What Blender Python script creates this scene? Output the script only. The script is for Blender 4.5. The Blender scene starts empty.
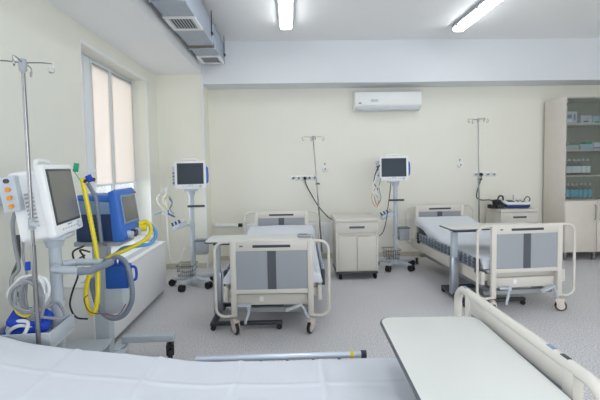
import bpy, bmesh, math, random
from mathutils import Vector, Matrix, noise
random.seed(4)
S = bpy.context.scene
COL = S.collection
PI = math.pi

# ------------------------------------------------------------------ camera
cam_data = bpy.data.cameras.new('camera')
cam_data.sensor_width = 36.0
cam_data.lens = 390 / 600 * 36
cam_data.shift_y = -(200 - 185.4) / 600
cam_data.clip_start = 0.05
cam = bpy.data.objects.new('camera', cam_data)
cam.matrix_world = (Matrix.Translation((0, 0, 1.66)) @ Matrix.Rotation(math.radians(-1.6), 4, 'Z')
                    @ Matrix.Rotation(math.radians(87.0), 4, 'X') @ Matrix.Rotation(math.radians(-1.0), 4, 'Z'))
COL.objects.link(cam)
S.camera = cam

# ------------------------------------------------------------------ world, daylight, exposure
world = bpy.data.worlds.new('world')
S.world = world
world.use_nodes = True
bg = world.node_tree.nodes['Background']
bg.inputs[0].default_value = (0.86, 0.93, 1.0, 1)
bg.inputs[1].default_value = 2.0

def area(name, loc, rot, sx, sy, power, col):
    l = bpy.data.lights.new(name, 'AREA')
    l.shape = 'RECTANGLE'; l.size = sx; l.size_y = sy; l.energy = power; l.color = col
    o = bpy.data.objects.new(name, l); o.location = loc; o.rotation_euler = rot
    COL.objects.link(o); return o
DAY = (0.90, 0.95, 1.0)
area('daylight_by_the_ward_window', (-2.95, 5.05, 1.9), (0, -PI/2, 0), 2.2, 1.8, 58, DAY)
area('added_daylight_second_window', (-2.95, 0.3, 1.9), (0, -PI/2, 0), 2.2, 2.6, 45, DAY)  # added light at an unseen window, brightens the near objects
area('added_daylight_rear_opening', (2.4, -3.2, 1.9), (PI/2, 0, 0), 5.2, 2.2, 110, DAY)  # added fill light behind the camera, at an unseen opening
TUBE_STRENGTH = 13.0
S.view_settings.view_transform = 'Standard'
S.view_settings.look = 'None'
S.view_settings.exposure = 0.07
S.view_settings.gamma = 1.0
S.view_settings.use_curve_mapping = False
S.cycles.max_bounces = 10
S.cycles.diffuse_bounces = 6
S.cycles.transparent_max_bounces = 12
S.cycles.caustics_reflective = False
S.cycles.caustics_refractive = False
S.cycles.use_denoising = True
S.cycles.sample_clamp_indirect = 6.0

# ------------------------------------------------------------------ materials
def lin(c):
    c = c / 255
    return c / 12.92 if c <= 0.04045 else ((c + 0.055) / 1.055) ** 2.4
def rgb(r, g, b): return (lin(r), lin(g), lin(b), 1)

def mat(name, c, rough=0.5, metal=0.0, vary=0.04, scale=9.0, bump=0.0, bscale=200.0, coat=0.0, spec=0.5):
    m = bpy.data.materials.new(name); m.use_nodes = True
    nt = m.node_tree; N = nt.nodes; K = nt.links
    p = N['Principled BSDF']
    p.inputs['Roughness'].default_value = rough
    p.inputs['Metallic'].default_value = metal
    p.inputs['Specular IOR Level'].default_value = spec
    p.inputs['Coat Weight'].default_value = coat
    tc = N.new('ShaderNodeTexCoord')
    nz = N.new('ShaderNodeTexNoise'); nz.inputs['Scale'].default_value = scale; nz.inputs['Detail'].default_value = 4
    K.new(tc.outputs['Object'], nz.inputs['Vector'])
    mx = N.new('ShaderNodeMix'); mx.data_type = 'RGBA'
    a = rgb(*c)
    mx.inputs['A'].default_value = tuple(min(1, v * (1 - vary)) for v in a[:3]) + (1,)
    mx.inputs['B'].default_value = tuple(min(1, v * (1 + vary)) for v in a[:3]) + (1,)
    K.new(nz.outputs['Fac'], mx.inputs['Factor'])
    K.new(mx.outputs['Result'], p.inputs['Base Color'])
    if bump:
        n2 = N.new('ShaderNodeTexNoise'); n2.inputs['Scale'].default_value = bscale; n2.inputs['Detail'].default_value = 3
        K.new(tc.outputs['Object'], n2.inputs['Vector'])
        b = N.new('ShaderNodeBump'); b.inputs['Strength'].default_value = bump; b.inputs['Distance'].default_value = 0.004
        K.new(n2.outputs['Fac'], b.inputs['Height']); K.new(b.outputs['Normal'], p.inputs['Normal'])
    return m

def floor_mat():
    m = bpy.data.materials.new('speckled_grey_vinyl'); m.use_nodes = True
    nt = m.node_tree; N = nt.nodes; K = nt.links; p = N['Principled BSDF']
    p.inputs['Roughness'].default_value = 0.42
    p.inputs['Specular IOR Level'].default_value = 0.35
    tc = N.new('ShaderNodeTexCoord')
    n1 = N.new('ShaderNodeTexNoise'); n1.inputs['Scale'].default_value = 85; n1.inputs['Detail'].default_value = 2
    n2 = N.new('ShaderNodeTexNoise'); n2.inputs['Scale'].default_value = 2.2; n2.inputs['Detail'].default_value = 3
    K.new(tc.outputs['Object'], n1.inputs['Vector']); K.new(tc.outputs['Object'], n2.inputs['Vector'])
    r1 = N.new('ShaderNodeValToRGB')
    r1.color_ramp.elements[0].position = 0.33; r1.color_ramp.elements[0].color = rgb(172, 171, 176)
    r1.color_ramp.elements[1].position = 0.68; r1.color_ramp.elements[1].color = rgb(240, 238, 240)
    K.new(n1.outputs['Fac'], r1.inputs['Fac'])
    mx = N.new('ShaderNodeMix'); mx.data_type = 'RGBA'; mx.blend_type = 'MULTIPLY'; mx.inputs['Factor'].default_value = 1
    r2 = N.new('ShaderNodeValToRGB')
    r2.color_ramp.elements[0].color = (0.92, 0.92, 0.92, 1); r2.color_ramp.elements[1].color = (1, 1, 1, 1)
    K.new(n2.outputs['Fac'], r2.inputs['Fac'])
    K.new(r1.outputs['Color'], mx.inputs['A']); K.new(r2.outputs['Color'], mx.inputs['B'])
    K.new(mx.outputs['Result'], p.inputs['Base Color'])
    return m

def emit_mat(name, col, strength):
    m = bpy.data.materials.new(name); m.use_nodes = True
    nt = m.node_tree; p = nt.nodes['Principled BSDF']
    p.inputs['Base Color'].default_value = (0.9, 0.9, 0.9, 1)
    p.inputs['Emission Color'].default_value = col
    nz = nt.nodes.new('ShaderNodeTexNoise'); nz.inputs['Scale'].default_value = 3
    mr = nt.nodes.new('ShaderNodeMapRange'); mr.inputs['To Min'].default_value = strength * 0.97; mr.inputs['To Max'].default_value = strength * 1.03
    nt.links.new(nz.outputs['Fac'], mr.inputs['Value']); nt.links.new(mr.outputs['Result'], p.inputs['Emission Strength'])
    return m

def glass_mat(name, tint=(1, 1, 1), gloss=0.08, rough=0.02):
    m = bpy.data.materials.new(name); m.use_nodes = True
    nt = m.node_tree; N = nt.nodes; K = nt.links
    N.remove(N['Principled BSDF'])
    t = N.new('ShaderNodeBsdfTransparent'); t.inputs[0].default_value = tint + (1,)
    g = N.new('ShaderNodeBsdfGlossy'); g.inputs['Roughness'].default_value = rough
    f = N.new('ShaderNodeFresnel'); f.inputs['IOR'].default_value = 1.45
    a = N.new('ShaderNodeMath'); a.operation = 'MULTIPLY_ADD'; a.inputs[1].default_value = 0.7; a.inputs[2].default_value = gloss * 0.3
    x = N.new('ShaderNodeMixShader')
    K.new(f.outputs[0], a.inputs[0]); K.new(a.outputs[0], x.inputs[0])
    K.new(t.outputs[0], x.inputs[1]); K.new(g.outputs[0], x.inputs[2])
    K.new(x.outputs[0], N['Material Output'].inputs['Surface'])
    return m

def blind_mat():
    m = bpy.data.materials.new('cream_blind_fabric'); m.use_nodes = True
    nt = m.node_tree; N = nt.nodes; K = nt.links
    N.remove(N['Principled BSDF'])
    tc = N.new('ShaderNodeTexCoord')
    w = N.new('ShaderNodeTexNoise'); w.inputs['Scale'].default_value = 60
    K.new(tc.outputs['Object'], w.inputs['Vector'])
    mx = N.new('ShaderNodeMix'); mx.data_type = 'RGBA'
    mx.inputs['A'].default_value = rgb(238, 232, 226); mx.inputs['B'].default_value = rgb(246, 240, 234)
    K.new(w.outputs['Fac'], mx.inputs['Factor'])
    d = N.new('ShaderNodeBsdfDiffuse'); t = N.new('ShaderNodeBsdfTranslucent')
    K.new(mx.outputs['Result'], d.inputs[0]); K.new(mx.outputs['Result'], t.inputs[0])
    x = N.new('ShaderNodeMixShader'); x.inputs[0].default_value = 0.4
    K.new(d.outputs[0], x.inputs[1]); K.new(t.outputs[0], x.inputs[2])
    K.new(x.outputs[0], N['Material Output'].inputs['Surface'])
    return m

M = dict(
    wall=mat('pale_cream_wall_paint', (240, 238, 227), 0.75, vary=0.02, scale=2.5, bump=0.08, bscale=60),
    wall_left=mat('cream_wall_paint_shade_tinted', (236, 236, 226), 0.75, vary=0.02, scale=2.5, bump=0.08, bscale=60),  # cream wall paint tinted greyer for shade on the window wall
    ceil=mat('white_ceiling_paint', (246, 247, 249), 0.8, vary=0.015, scale=2),
    beam=mat('off_white_beam_paint', (226, 229, 234), 0.8, vary=0.015, scale=2),
    floor=floor_mat(),
    white=mat('white_plastic', (238, 239, 240), 0.4, vary=0.015),
    pvc=mat('white_window_plastic', (232, 238, 245), 0.35, vary=0.015),
    base=mat('beige_skirting_paint', (206, 200, 184), 0.6, vary=0.03),
    cream=mat('cream_powder_coat', (216, 211, 203), 0.38, vary=0.02),
    cream2=mat('cream_laminate', (212, 207, 199), 0.5, vary=0.03, scale=14),
    birch=mat('pale_birch_laminate', (222, 215, 206), 0.5, vary=0.05, scale=5),
    panel=mat('grey_bed_panel', (160, 164, 170), 0.5, vary=0.02),
    strip=mat('dark_grey_strip', (84, 88, 95), 0.45),
    black=mat('black_plastic', (28, 29, 32), 0.45),
    charcoal=mat('charcoal_plastic', (58, 62, 70), 0.45),
    slate=mat('slate_blue_plastic', (96, 108, 124), 0.4),
    silver=mat('brushed_silver_metal', (178, 184, 194), 0.32, metal=0.75, vary=0.05, scale=40),
    steel=mat('chrome_steel', (150, 150, 152), 0.25, metal=0.95),
    lgrey=mat('light_grey_paint', (190, 198, 206), 0.4),
    mgrey=mat('mid_grey_plastic', (164, 168, 172), 0.45),
    sheet=mat('white_bed_linen', (218, 222, 230), 0.85, vary=0.02, bump=0.1, bscale=420),
    table=mat('white_tabletop_laminate', (220, 222, 218), 0.4, vary=0.012, bump=0.05, bscale=350),
    screen=mat('switched_off_screen_glass', (62, 70, 80), 0.3, vary=0.03, spec=0.12),
    screen_grey=mat('matt_grey_screen_glass', (112, 112, 106), 0.22, vary=0.03),
    blue=mat('bright_blue_plastic', (52, 106, 192), 0.4),
    navy=mat('deep_navy_plastic', (26, 50, 88), 0.45),
    steelblue=mat('grey_blue_plastic', (122, 146, 176), 0.45),
    cuffblue=mat('royal_blue_fabric', (32, 72, 190), 0.8, bump=0.2),
    sky=mat('light_blue_hose', (92, 160, 212), 0.35),
    yellow=mat('yellow_hose', (232, 214, 44), 0.35),
    hose=mat('grey_corrugated_hose', (122, 132, 146), 0.45),
    wirewhite=mat('white_cable', (226, 228, 230), 0.45),
    wiregrey=mat('grey_cable', (148, 152, 156), 0.45),
    orange=mat('orange_plastic', (226, 148, 40), 0.4),
    green=mat('green_plastic', (30, 160, 120), 0.4),
    caster=mat('pale_pink_beige_plastic', (216, 204, 196), 0.45),
    duct=mat('galvanised_sheet_steel', (172, 181, 196), 0.42, metal=0.55, vary=0.1, scale=14),
    duct_seam=mat('weathered_tape', (120, 112, 104), 0.7, vary=0.4, scale=30),
    tube=emit_mat('lit_tube_diffuser', (0.95, 0.98, 1.0, 1), TUBE_STRENGTH),
    glass=glass_mat('clear_window_glass'),
    cabglass=glass_mat('cabinet_door_glass', (0.9, 0.93, 0.92), 0.15),
    bottleglass=glass_mat('bottle_glass', (0.82, 0.88, 0.9), 0.5, 0.15),
    blind=blind_mat(),
    liquid=mat('turquoise_label_paper', (70, 178, 214), 0.5),
    labelwhite=mat('white_label_paper', (236, 242, 250), 0.6),
    carton=mat('lavender_white_carton', (206, 208, 222), 0.6),
    cartonblue=mat('pale_blue_carton', (172, 196, 220), 0.6),
    darkred=mat('dark_red_cable', (120, 50, 54), 0.5),
    red=mat('red_plastic', (196, 40, 44), 0.4),
)

# ------------------------------------------------------------------ mesh helpers
def xf(bm, verts, mtx):
    bmesh.ops.transform(bm, matrix=mtx, verts=verts)

def box(bm, x0, x1, y0, y1, z0, z1, bev=0.0, mtx=None, seg=2):
    t = bmesh.new()
    bmesh.ops.create_cube(t, size=1)
    bmesh.ops.transform(t, matrix=Matrix.Translation(((x0+x1)/2, (y0+y1)/2, (z0+z1)/2)) @ Matrix.Diagonal((x1-x0, y1-y0, z1-z0, 1)), verts=t.verts)
    if bev: bmesh.ops.bevel(t, geom=t.edges[:], offset=bev, segments=seg, affect='EDGES', profile=0.5)
    if mtx is not None: bmesh.ops.transform(t, matrix=mtx, verts=t.verts)
    merge(bm, t)

def merge(bm, t):
    vm = {}
    for v in t.verts: vm[v] = bm.verts.new(v.co)
    for f in t.faces:
        try: bm.faces.new([vm[v] for v in f.verts])
        except ValueError: pass
    t.free()

def smooth_path(pts, n=6, closed=False):
    P = [Vector(p) for p in pts]
    if len(P) < 3: return P
    out = []; m = len(P)
    rng = range(m if closed else m - 1)
    for i in rng:
        p1 = P[i]; p2 = P[(i+1) % m]
        p0 = P[(i-1) % m] if (closed or i > 0) else p1*2 - p2
        p3 = P[(i+2) % m] if (closed or i+2 < m) else p2*2 - p1
        for k in range(n):
            t = k / n
            out.append(0.5*((2*p1) + (p2-p0)*t + (2*p0-5*p1+4*p2-p3)*t*t + (3*p1-p0-3*p2+p3)*t**3))
    if not closed: out.append(P[-1])
    return out

def tube(bm, pts, r, seg=8, closed=False, smooth=0, rfun=None):
    P = smooth_path(pts, smooth, closed) if smooth else [Vector(p) for p in pts]
    n = len(P); rings = []; prev = None
    for i in range(n):
        if closed: d = P[(i+1) % n] - P[i-1]
        elif i == 0: d = P[1] - P[0]
        elif i == n-1: d = P[-1] - P[-2]
        else: d = (P[i+1]-P[i]).normalized() + (P[i]-P[i-1]).normalized()
        if d.length < 1e-9: d = Vector((0, 0, 1))
        d.normalize()
        if prev is None:
            a = Vector((0, 0, 1)) if abs(d.z) < 0.9 else Vector((1, 0, 0))
            u = d.cross(a).normalized()
        else:
            u = (prev - d * prev.dot(d))
            u = u.normalized() if u.length > 1e-6 else d.orthogonal().normalized()
        prev = u; w = d.cross(u)
        rr = rfun(i / max(1, n-1)) * r if rfun else r
        rings.append([bm.verts.new(P[i] + (u*math.cos(2*PI*k/seg) + w*math.sin(2*PI*k/seg))*rr) for k in range(seg)])
    for i in range(n if closed else n-1):
        a = rings[i]; b = rings[(i+1) % n]
        for k in range(seg):
            bm.faces.new((a[k], a[(k+1) % seg], b[(k+1) % seg], b[k]))
    if not closed:
        bm.faces.new(rings[0][::-1]); bm.faces.new(rings[-1])

def cyl(bm, p, q, r0, r1=None, seg=20):
    r1 = r0 if r1 is None else r1
    tube(bm, [p, q], 1, seg, rfun=lambda t: r0 + (r1-r0)*t)

def lathe(bm, prof, c=(0, 0, 0), seg=20, mtx=None):
    t = bmesh.new(); rings = []
    for r, z in prof:
        rings.append([t.verts.new((r*math.cos(2*PI*k/seg), r*math.sin(2*PI*k/seg), z)) for k in range(seg)])
    for a, b in zip(rings, rings[1:]):
        for k in range(seg): t.faces.new((a[k], a[(k+1) % seg], b[(k+1) % seg], b[k]))
    t.faces.new(rings[0][::-1]); t.faces.new(rings[-1])
    bmesh.ops.transform(t, matrix=Matrix.Translation(c) @ (mtx or Matrix()), verts=t.verts)
    merge(bm, t)

def prism(bm, out, z0, z1, bev=0.0, mtx=None):
    t = bmesh.new()
    a = [t.verts.new((x, y, z0)) for x, y in out]; b = [t.verts.new((x, y, z1)) for x, y in out]
    n = len(out)
    for k in range(n): t.faces.new((a[k], a[(k+1) % n], b[(k+1) % n], b[k]))
    t.faces.new(a[::-1]); t.faces.new(b)
    bmesh.ops.recalc_face_normals(t, faces=t.faces)
    if bev:
        e = [e for e in t.edges if abs(e.verts[0].co.z - e.verts[1].co.z) < 1e-6]
        bmesh.ops.bevel(t, geom=e, offset=bev, segments=2, affect='EDGES', profile=0.5)
    if mtx is not None: bmesh.ops.transform(t, matrix=mtx, verts=t.verts)
    merge(bm, t)

def rrect(x0, x1, y0, y1, r, n=6):
    out = []
    for cx, cy, a0 in ((x1-r, y1-r, 0), (x0+r, y1-r, 90), (x0+r, y0+r, 180), (x1-r, y0+r, 270)):
        for k in range(n+1):
            a = math.radians(a0 + 90*k/n); out.append((cx + r*math.cos(a), cy + r*math.sin(a)))
    return out

def obj(name, bm, m, parent=None, smooth=True):
    bmesh.ops.recalc_face_normals(bm, faces=bm.faces)
    me = bpy.data.meshes.new(name); bm.to_mesh(me); bm.free()
    me.materials.append(M[m] if isinstance(m, str) else m)
    if smooth:
        for p in me.polygons: p.use_smooth = True
        me.set_sharp_from_angle(angle=math.radians(38))
    o = bpy.data.objects.new(name, me); COL.objects.link(o)
    if parent is not None: o.parent = parent
    return o

def nb(): return bmesh.new()
def bx(name, m, parent, *a, **k):
    b = nb(); box(b, *a, **k); return obj(name, b, m, parent)
def tb(name, m, parent, pts, r, **k):
    b = nb(); tube(b, pts, r, **k); return obj(name, b, m, parent)
def tag(o, label, cat, group=None):
    o['label'] = label; o['category'] = cat
    if group: o['group'] = group
    return o
def thing(name, label, cat, loc=(0, 0, 0), rz=0, group=None):
    o = bpy.data.objects.new(name, None); COL.objects.link(o)
    o.empty_display_size = 0.1
    o.location = loc; o.rotation_euler = (0, 0, rz)
    return tag(o, label, cat, group)
def struct(name, bm, m, parent=None, smooth=False):
    o = obj(name, bm, m, parent, smooth)
    if parent is None: o['kind'] = 'structure'
    return o
def dup(root, loc, rz, label, group=None):
    kids = {}
    def cp(o, par):
        c = o.copy(); COL.objects.link(c)
        if par is not None: c.parent = par
        for ch in o.children: cp(ch, c)
        return c
    r = cp(root, None); r.location = loc; r.rotation_euler = (0, 0, rz); r['label'] = label
    if group: r['group'] = group
    return r

# ================================================================== ROOM
XL, XR, YB, YF, ZC = -2.10, 5.75, 6.85, -2.6, 3.66
WY0, WY1, WZ0, WZ1 = 4.11, 5.96, 0.62, 2.96          # ward window opening
VY0, VY1 = -1.0, 1.7                                  # second window, out of view, added to let daylight in
b = nb(); box(b, XL-.3, XR+.2, YF-.2, YB+.2, -.1, 0); struct('floor', b, 'floor')
b = nb(); box(b, XL-.3, XR+.2, YF-.2, YB+.2, ZC, ZC+.1); struct('ceiling', b, 'ceil')
b = nb(); box(b, XL-.3, XR+.2, YB, YB+.2, 0, ZC); struct('wall_back', b, 'wall')
b = nb(); box(b, XR, XR+.2, YF, YB, 0, ZC); struct('wall_right', b, 'wall')
b = nb()
box(b, XL-.3, 0.0, YF-.2, YF, 0, ZC); box(b, 4.9, XR+.2, YF-.2, YF, 0, ZC)
box(b, 0.0, 4.9, YF-.2, YF, 0, 0.9); box(b, 0.0, 4.9, YF-.2, YF, 2.96, ZC)  # opening out of view, added for the rear fill light
struct('wall_front', b, 'wall')
b = nb()
box(b, XL-.3, XL, YF, VY0, 0, ZC); box(b, XL-.3, XL, VY1, WY0, 0, ZC); box(b, XL-.3, XL, WY1, YB, 0, ZC)
box(b, XL-.3, XL, VY0, VY1, 0, WZ0); box(b, XL-.3, XL, VY0, VY1, WZ1, ZC)
box(b, XL-.3, XL, WY0, WY1, 0, WZ0); box(b, XL-.3, XL, WY0, WY1, WZ1, ZC)
struct('wall_left', b, 'wall_left')
b = nb(); box(b, -1.37, XR, 6.39, YB, 2.985, ZC); struct('trim_1', b, 'beam')          # boxed beam along the back wall
b = nb(); box(b, XL, -1.37, YF, YB, 3.14, ZC); struct('trim_2', b, 'ceil')             # lowered soffit over the window side
b = nb(); box(b, XL, -1.37, 6.39, YB, 0, 3.14); struct('trim_3', b, 'wall')            # corner pier
b = nb(); box(b, -1.385, -1.355, 6.375, 6.405, 0, 3.14, .004); struct('trim_4', b, 'white')   # white corner bead on the pier
b = nb(); box(b, -1.37, XR, YB-.015, YB, 0, .08, .004); struct('baseboard_back', b, 'base')
b = nb(); box(b, XL, XL+.015, VY1-3, 6.39, 0, .08, .004); struct('baseboard_left', b, 'base')
b = nb(); box(b, XL, -1.37, 6.375, 6.39, 0, .08, .004); struct('baseboard_pier', b, 'base')

def window(name, y0, y1, mull, handle=True, wx=-2.34):
    b = nb()
    f = .06
    box(b, wx-.03, wx+.03, y0, y0+f, WZ0, WZ1, .006); box(b, wx-.03, wx+.03, y1-f, y1, WZ0, WZ1, .006)
    box(b, wx-.03, wx+.03, y0+f, y1-f, WZ0, WZ0+f, .006); box(b, wx-.03, wx+.03, y0+f, y1-f, WZ1-f, WZ1, .006)
    for a, c in mull: box(b, wx-.035, wx+.045, a, c, WZ0+f, WZ1-f, .008)
    w = struct(name, b, 'pvc', smooth=True)
    ed = [y0+f] + [v for p in mull for v in p] + [y1-f]
    for k in range(0, len(ed), 2):
        a, c = ed[k], ed[k+1]
        g = nb(); box(g, wx-.008, wx+.002, a, c, WZ0+f, WZ1-f); obj('window_pane', g, 'glass', w, False)
        s = nb()
        for q in (a, c-.035): box(s, wx+.004, wx+.03, q, q+.035, WZ0+f, WZ1-f, .004)
        for q in (WZ0+f, WZ0+f+.22, WZ1-f-.035): box(s, wx+.004, wx+.03, a, c, q, q+.03, .004)
        obj('window_sash', s, 'pvc', w)
    if handle:
        h = nb(); box(h, wx+.045, wx+.06, 4.59, 4.63, 1.56, 1.66, .006); tube(h, [(wx+.06, 4.61, 1.63), (wx+.09, 4.61, 1.63), (wx+.095, 4.61, 1.6), (wx+.095, 4.61, 1.5)], .011)
        obj('window_handle', h, 'white', w)
    return w
window('window_1', WY0, WY1, [(4.53, 4.70), (5.165, 5.215)])
window('window_2_added', VY0, VY1, [(0.3, 0.38)], False)  # unseen window, added as a daylight source
b = nb(); box(b, XL-.28, XL+.05, WY0-.01, WY1+.0, WZ0-.03, WZ0+.012, .006); struct('trim_5', b, 'white')

b = nb()
for a in ((WY0-.02, WY0+.002, WZ0, WZ1+.015), (WY1-.006, WY1+.02, WZ0, WZ1+.015)): box(b, XL-.02, XL+.004, a[0], a[1], a[2], a[3], .002)
box(b, XL-.02, XL+.004, WY0, WY1, WZ1-.012, WZ1+.02, .002); struct('trim_6', b, 'white')
for (y0, y1, zb, lab) in ((4.18, 4.52, 1.44, 'narrow cream roller blind on the casement beside the window handle'),
                          (4.69, 5.17, 1.46, 'cream roller blind on the middle pane of the ward window'),
                          (5.205, 5.92, 1.46, 'widest cream roller blind, on the pane next to the corner pier')):
    t = thing('roller_blind', lab, 'blind', (-2.300, (y0+y1)/2, zb), 0, 'roller blinds on the ward window')
    w = (y1-y0)/2
    bx('blind_fabric', 'blind', t, -.002, .002, -w, w, 0, 2.90-zb)
    bx('bottom_bar', 'pvc', t, -.008, .008, -w, w, -.02, .004, bev=.003)
    tb('roller_tube', 'mgrey', t, [(0, -w, 2.90-zb), (0, w, 2.90-zb)],   .010, seg=12)
    for s in (-w+.01, w-.01): bx('bracket', 'pvc', t, -.009, .014, s-.01, s+.01, 2.87-zb, 2.945-zb, bev=.003)

# ================================================================== radiators
t = thing('radiator_cover', 'long white radiator cabinet under the window, behind the blue ventilator', 'radiator', (-1.87, 4.25, 0))
bx('front_panel', 'white', t, .185, .21, -.98, .95, .06, .655, bev=.006)
bx('end_panel', 'white', t, -.22, .205, .93, .955, .05, .655, bev=.006)
bx('end_panel', 'white', t, -.22, .205, -.985, -.96, .05, .655, bev=.006)
bx('top_shelf', 'white', t, -.225, .215, -.99, .96, .655, .68, bev=.008)
b = nb()
for k in range(36): box(b, .06, .15, -.9+k*.05, -.9+k*.05+.03, .678, .683)
obj('top_grille', b, 'lgrey', t)
b = nb()
for k in range(3): box(b, -.2, .16, -.95, .92, .1+k*.2, .14+k*.2)
obj('heater_core', b, 'lgrey', t)
for s in (-.9, .85): bx('foot', 'lgrey', t, .12, .18, s, s+.05, 0, .07)
bx('foot', 'lgrey', t, -.2, -.14, .85, .9, 0, .07)

t = thing('panel_radiator', 'white ribbed panel radiator on the back wall behind the first bed', 'radiator', (-.03, 6.78, 0))
bx('radiator_body', 'white', t, -.77, .77, -.045, .02, .12, .66, bev=.012)
b = nb()
for k in range(38):
    x = -.74 + k*.04
    box(b, x-.009, x+.009, -.07, -.045, .15, .63, .005)
obj('convector_ribs', b, 'white', t)
bx('top_grille', 'lgrey', t, -.75, .75, -.03, .01, .655, .668)
b = nb()
b.free()
for x in (-.5, .5): bx('wall_bracket', 'white', t, x-.02, x+.02, .02, .067, .2, .6)
t = thing('radiator_pipe', 'short white pipe with a black end on the wall beside the first bed', 'pipe', (-1.29, 6.72, .64))
tb('pipe', 'white', t, [(0, .13, 0), (0, .02, 0), (.02, 0, 0), (.42, 0, 0)], .030, seg=12)
tb('valve', 'black', t, [(.40, 0, 0), (.47, 0, 0)], .032, seg=12)
tb('wall_clip', 'mgrey', t, [(.25, 0, 0), (.25, .13, 0)], .01)

# ================================================================== ceiling lamps
def lamp(name, x, y0, y1, label):
    t = thing(name, label, 'ceiling light', (x, (y0+y1)/2, ZC), 0, 'fluorescent batten lamps')
    L = (y1-y0)/2
    bx('lamp_housing', 'mgrey', t, -.10, .10, -L, L, -.05, 0, bev=.008)
    b = nb()
    prof = [(-.082, -.05), (-.078, -.085), (-.055, -.098), (.055, -.098), (.078, -.08), (.082, -.05)]
    prism(b, prof, -L+.01, L-.01, mtx=Matrix(((1, 0, 0, 0), (0, 0, 1, 0), (0, 1, 0, 0), (0, 0, 0, 1))))
    obj('lamp_diffuser', b, 'tube', t)
    b = nb()
    for s in (-L, L-.02): prism(b, [(x_*1.03, z_*1.03) for x_, z_ in prof], s, s+.02, mtx=Matrix(((1, 0, 0, 0), (0, 0, 1, 0), (0, 1, 0, 0), (0, 0, 0, 1))))
    obj('end_cap', b, 'white', t)
    b = nb()
    for k in (-.6, 0, .6):
        for s in (-.084, .084): box(b, s-.006, s+.006, k-.02, k+.02, -.07, -.03)
    obj('clip', b, 'charcoal', t)
lamp('batten_lamp', 0.0, 4.08, 5.60, 'lit white batten lamp pointing straight at the camera, above the first bed')
lamp('batten_lamp', 2.51, 4.22, 5.74, 'lit white batten lamp slanting across the ceiling, above the second bed')
lamp('batten_lamp', 0.0, 0.6, 2.12, 'unseen batten lamp added over the nearest bed')  # out of view, added to extend the ceiling lighting
lamp('batten_lamp', 2.63, 0.7, 2.22, 'unseen batten lamp added beside the nearest bed')  # second added lamp, also out of view

# ================================================================== ventilation duct
t = thing('ventilation_duct', 'galvanised square ventilation duct with grilles hanging along the ceiling soffit', 'duct', (-1.13, 4.2, 3.26))
bx('duct_body', 'duct', t, -.165, .165, -3.2, 2.0, -.01, .29, bev=.004)
def grille(y):
    b = nb()
    for a in ((-.17, .17, y-.2, y-.155), (-.17, .17, y+.155, y+.2), (-.17, -.125, y-.155, y+.155), (.125, .17, y-.155, y+.155)):
        box(b, *a, -.026, -.008, .003)
    g = obj('vent_grille', b, 'white', t)
    bx('vent_dark_inside', 'black', g, -.125, .125, y-.155, y+.155, -.014, -.008)  # black sheet stands in for the darkness inside the duct
    b = nb()
    for k in range(8): box(b, -.118+k*.032, -.118+k*.032+.009, y-.155, y+.155, -.022, -.012)
    obj('vent_louvre', b, 'lgrey', g)
for y in (.235, 1.72, -1.3): grille(y)
for y in (1.17, -.35, -1.9):
    b = nb()
    box(b, -.18, .18, y-.018, y+.018, -.025, .305, .003)
    obj('duct_flange', b, 'duct', t)
bx('sealing_tape', 'duct_seam', t, -.167, .167, 1.05, 1.15, -.013, .03)
for y in (.95, 1.93):
    b = nb()
    tube(b, [(.172, y, .4), (.172, y, .08)], .006)
    box(b, .155, .19, y-.03, y+.03, .1, .125, .003); box(b, .155, .165, y-.03, y+.03, .02, .28, .002)
    obj('hanger_rod', b, 'charcoal', t)

# ================================================================== air conditioner
t = thing('air_conditioner', 'white split air conditioner on the wall under the ceiling beam', 'air conditioner', (1.71, 6.85, 2.565))
t.scale = (1, 1, 1.08)
b = nb()
prof = [(0, .03), (0, .30), (-.17, .305), (-.205, .285), (-.215, .24), (-.215, .075), (-.195, .045), (-.12, .0), (-.03, 0)]
prism(b, prof, -.57, .57, mtx=Matrix(((0, 0, 1, 0), (1, 0, 0, 0), (0, 1, 0, 0), (0, 0, 0, 1))))
obj('casing', b, 'white', t)
b = nb(); box(b, -.565, .565, -.228, -.212, .075, .285, .006); obj('front_cover', b, 'white', t)
b = nb(); box(b, -.52, .52, -.01, .01, -.03, .03, .006, Matrix.Translation((0, -.185, .03)) @ Matrix.Rotation(math.radians(-35), 4, 'X')); obj('air_flap', b, 'lgrey', t)
bx('badge', 'navy', t, -.51, -.46, -.232, -.226, .105, .12, bev=.002)
bx('display_window', 'lgrey', t, -.30, -.18, -.2305, -.227, .13, .17, bev=.002)

# ================================================================== hospital beds
def caster(parent, x, y, z=0, d=1, r=.058, turn=0, m='caster'):
    R = Matrix.Translation((x, y, z)) @ Matrix.Rotation(turn, 4, 'Z')
    b = nb()
    pr = [(-.05, .148), (.03, .148), (.035, .118), (.0, .048), (-.04, .048), (-.058, .10)]
    Q = Matrix(((0, 0, 1, 0), (1, 0, 0, 0), (0, 1, 0, 0), (0, 0, 0, 1)))
    k = r / .062
    for s0, s1 in ((-.034, -.0215), (.0215, .034)): prism(b, [(p*k, q*k) for p, q in pr], s0*k, s1*k, .003*k, R @ Q)
    box(b, -.03*k, .03*k, -.065*k, .04*k, .130*k, .148*k, .004*k, R)
    tube(b, [R @ Vector((0, 0, .13*k)), R @ Vector((0, 0, .165*k))], .018*k, seg=12)
    c = obj('caster', b, m, parent)
    e = .016*k
    w = nb()
    tube(w, [R @ Vector((-e, -.025*k, r)), R @ Vector((-e*.6, -.025*k, r)), R @ Vector((e*.6, -.025*k, r)), R @ Vector((e, -.025*k, r))], r, seg=28, rfun=lambda q: .93 if q in (0, 1) else 1)
    obj('wheel', w, 'black', c)
    w = nb()
    tube(w, [R @ Vector((-e-.004*k, -.025*k, r)), R @ Vector((e+.004*k, -.025*k, r))], r*.72, seg=24)
    obj('hub_cap', w, m, c)
    return c

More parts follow.
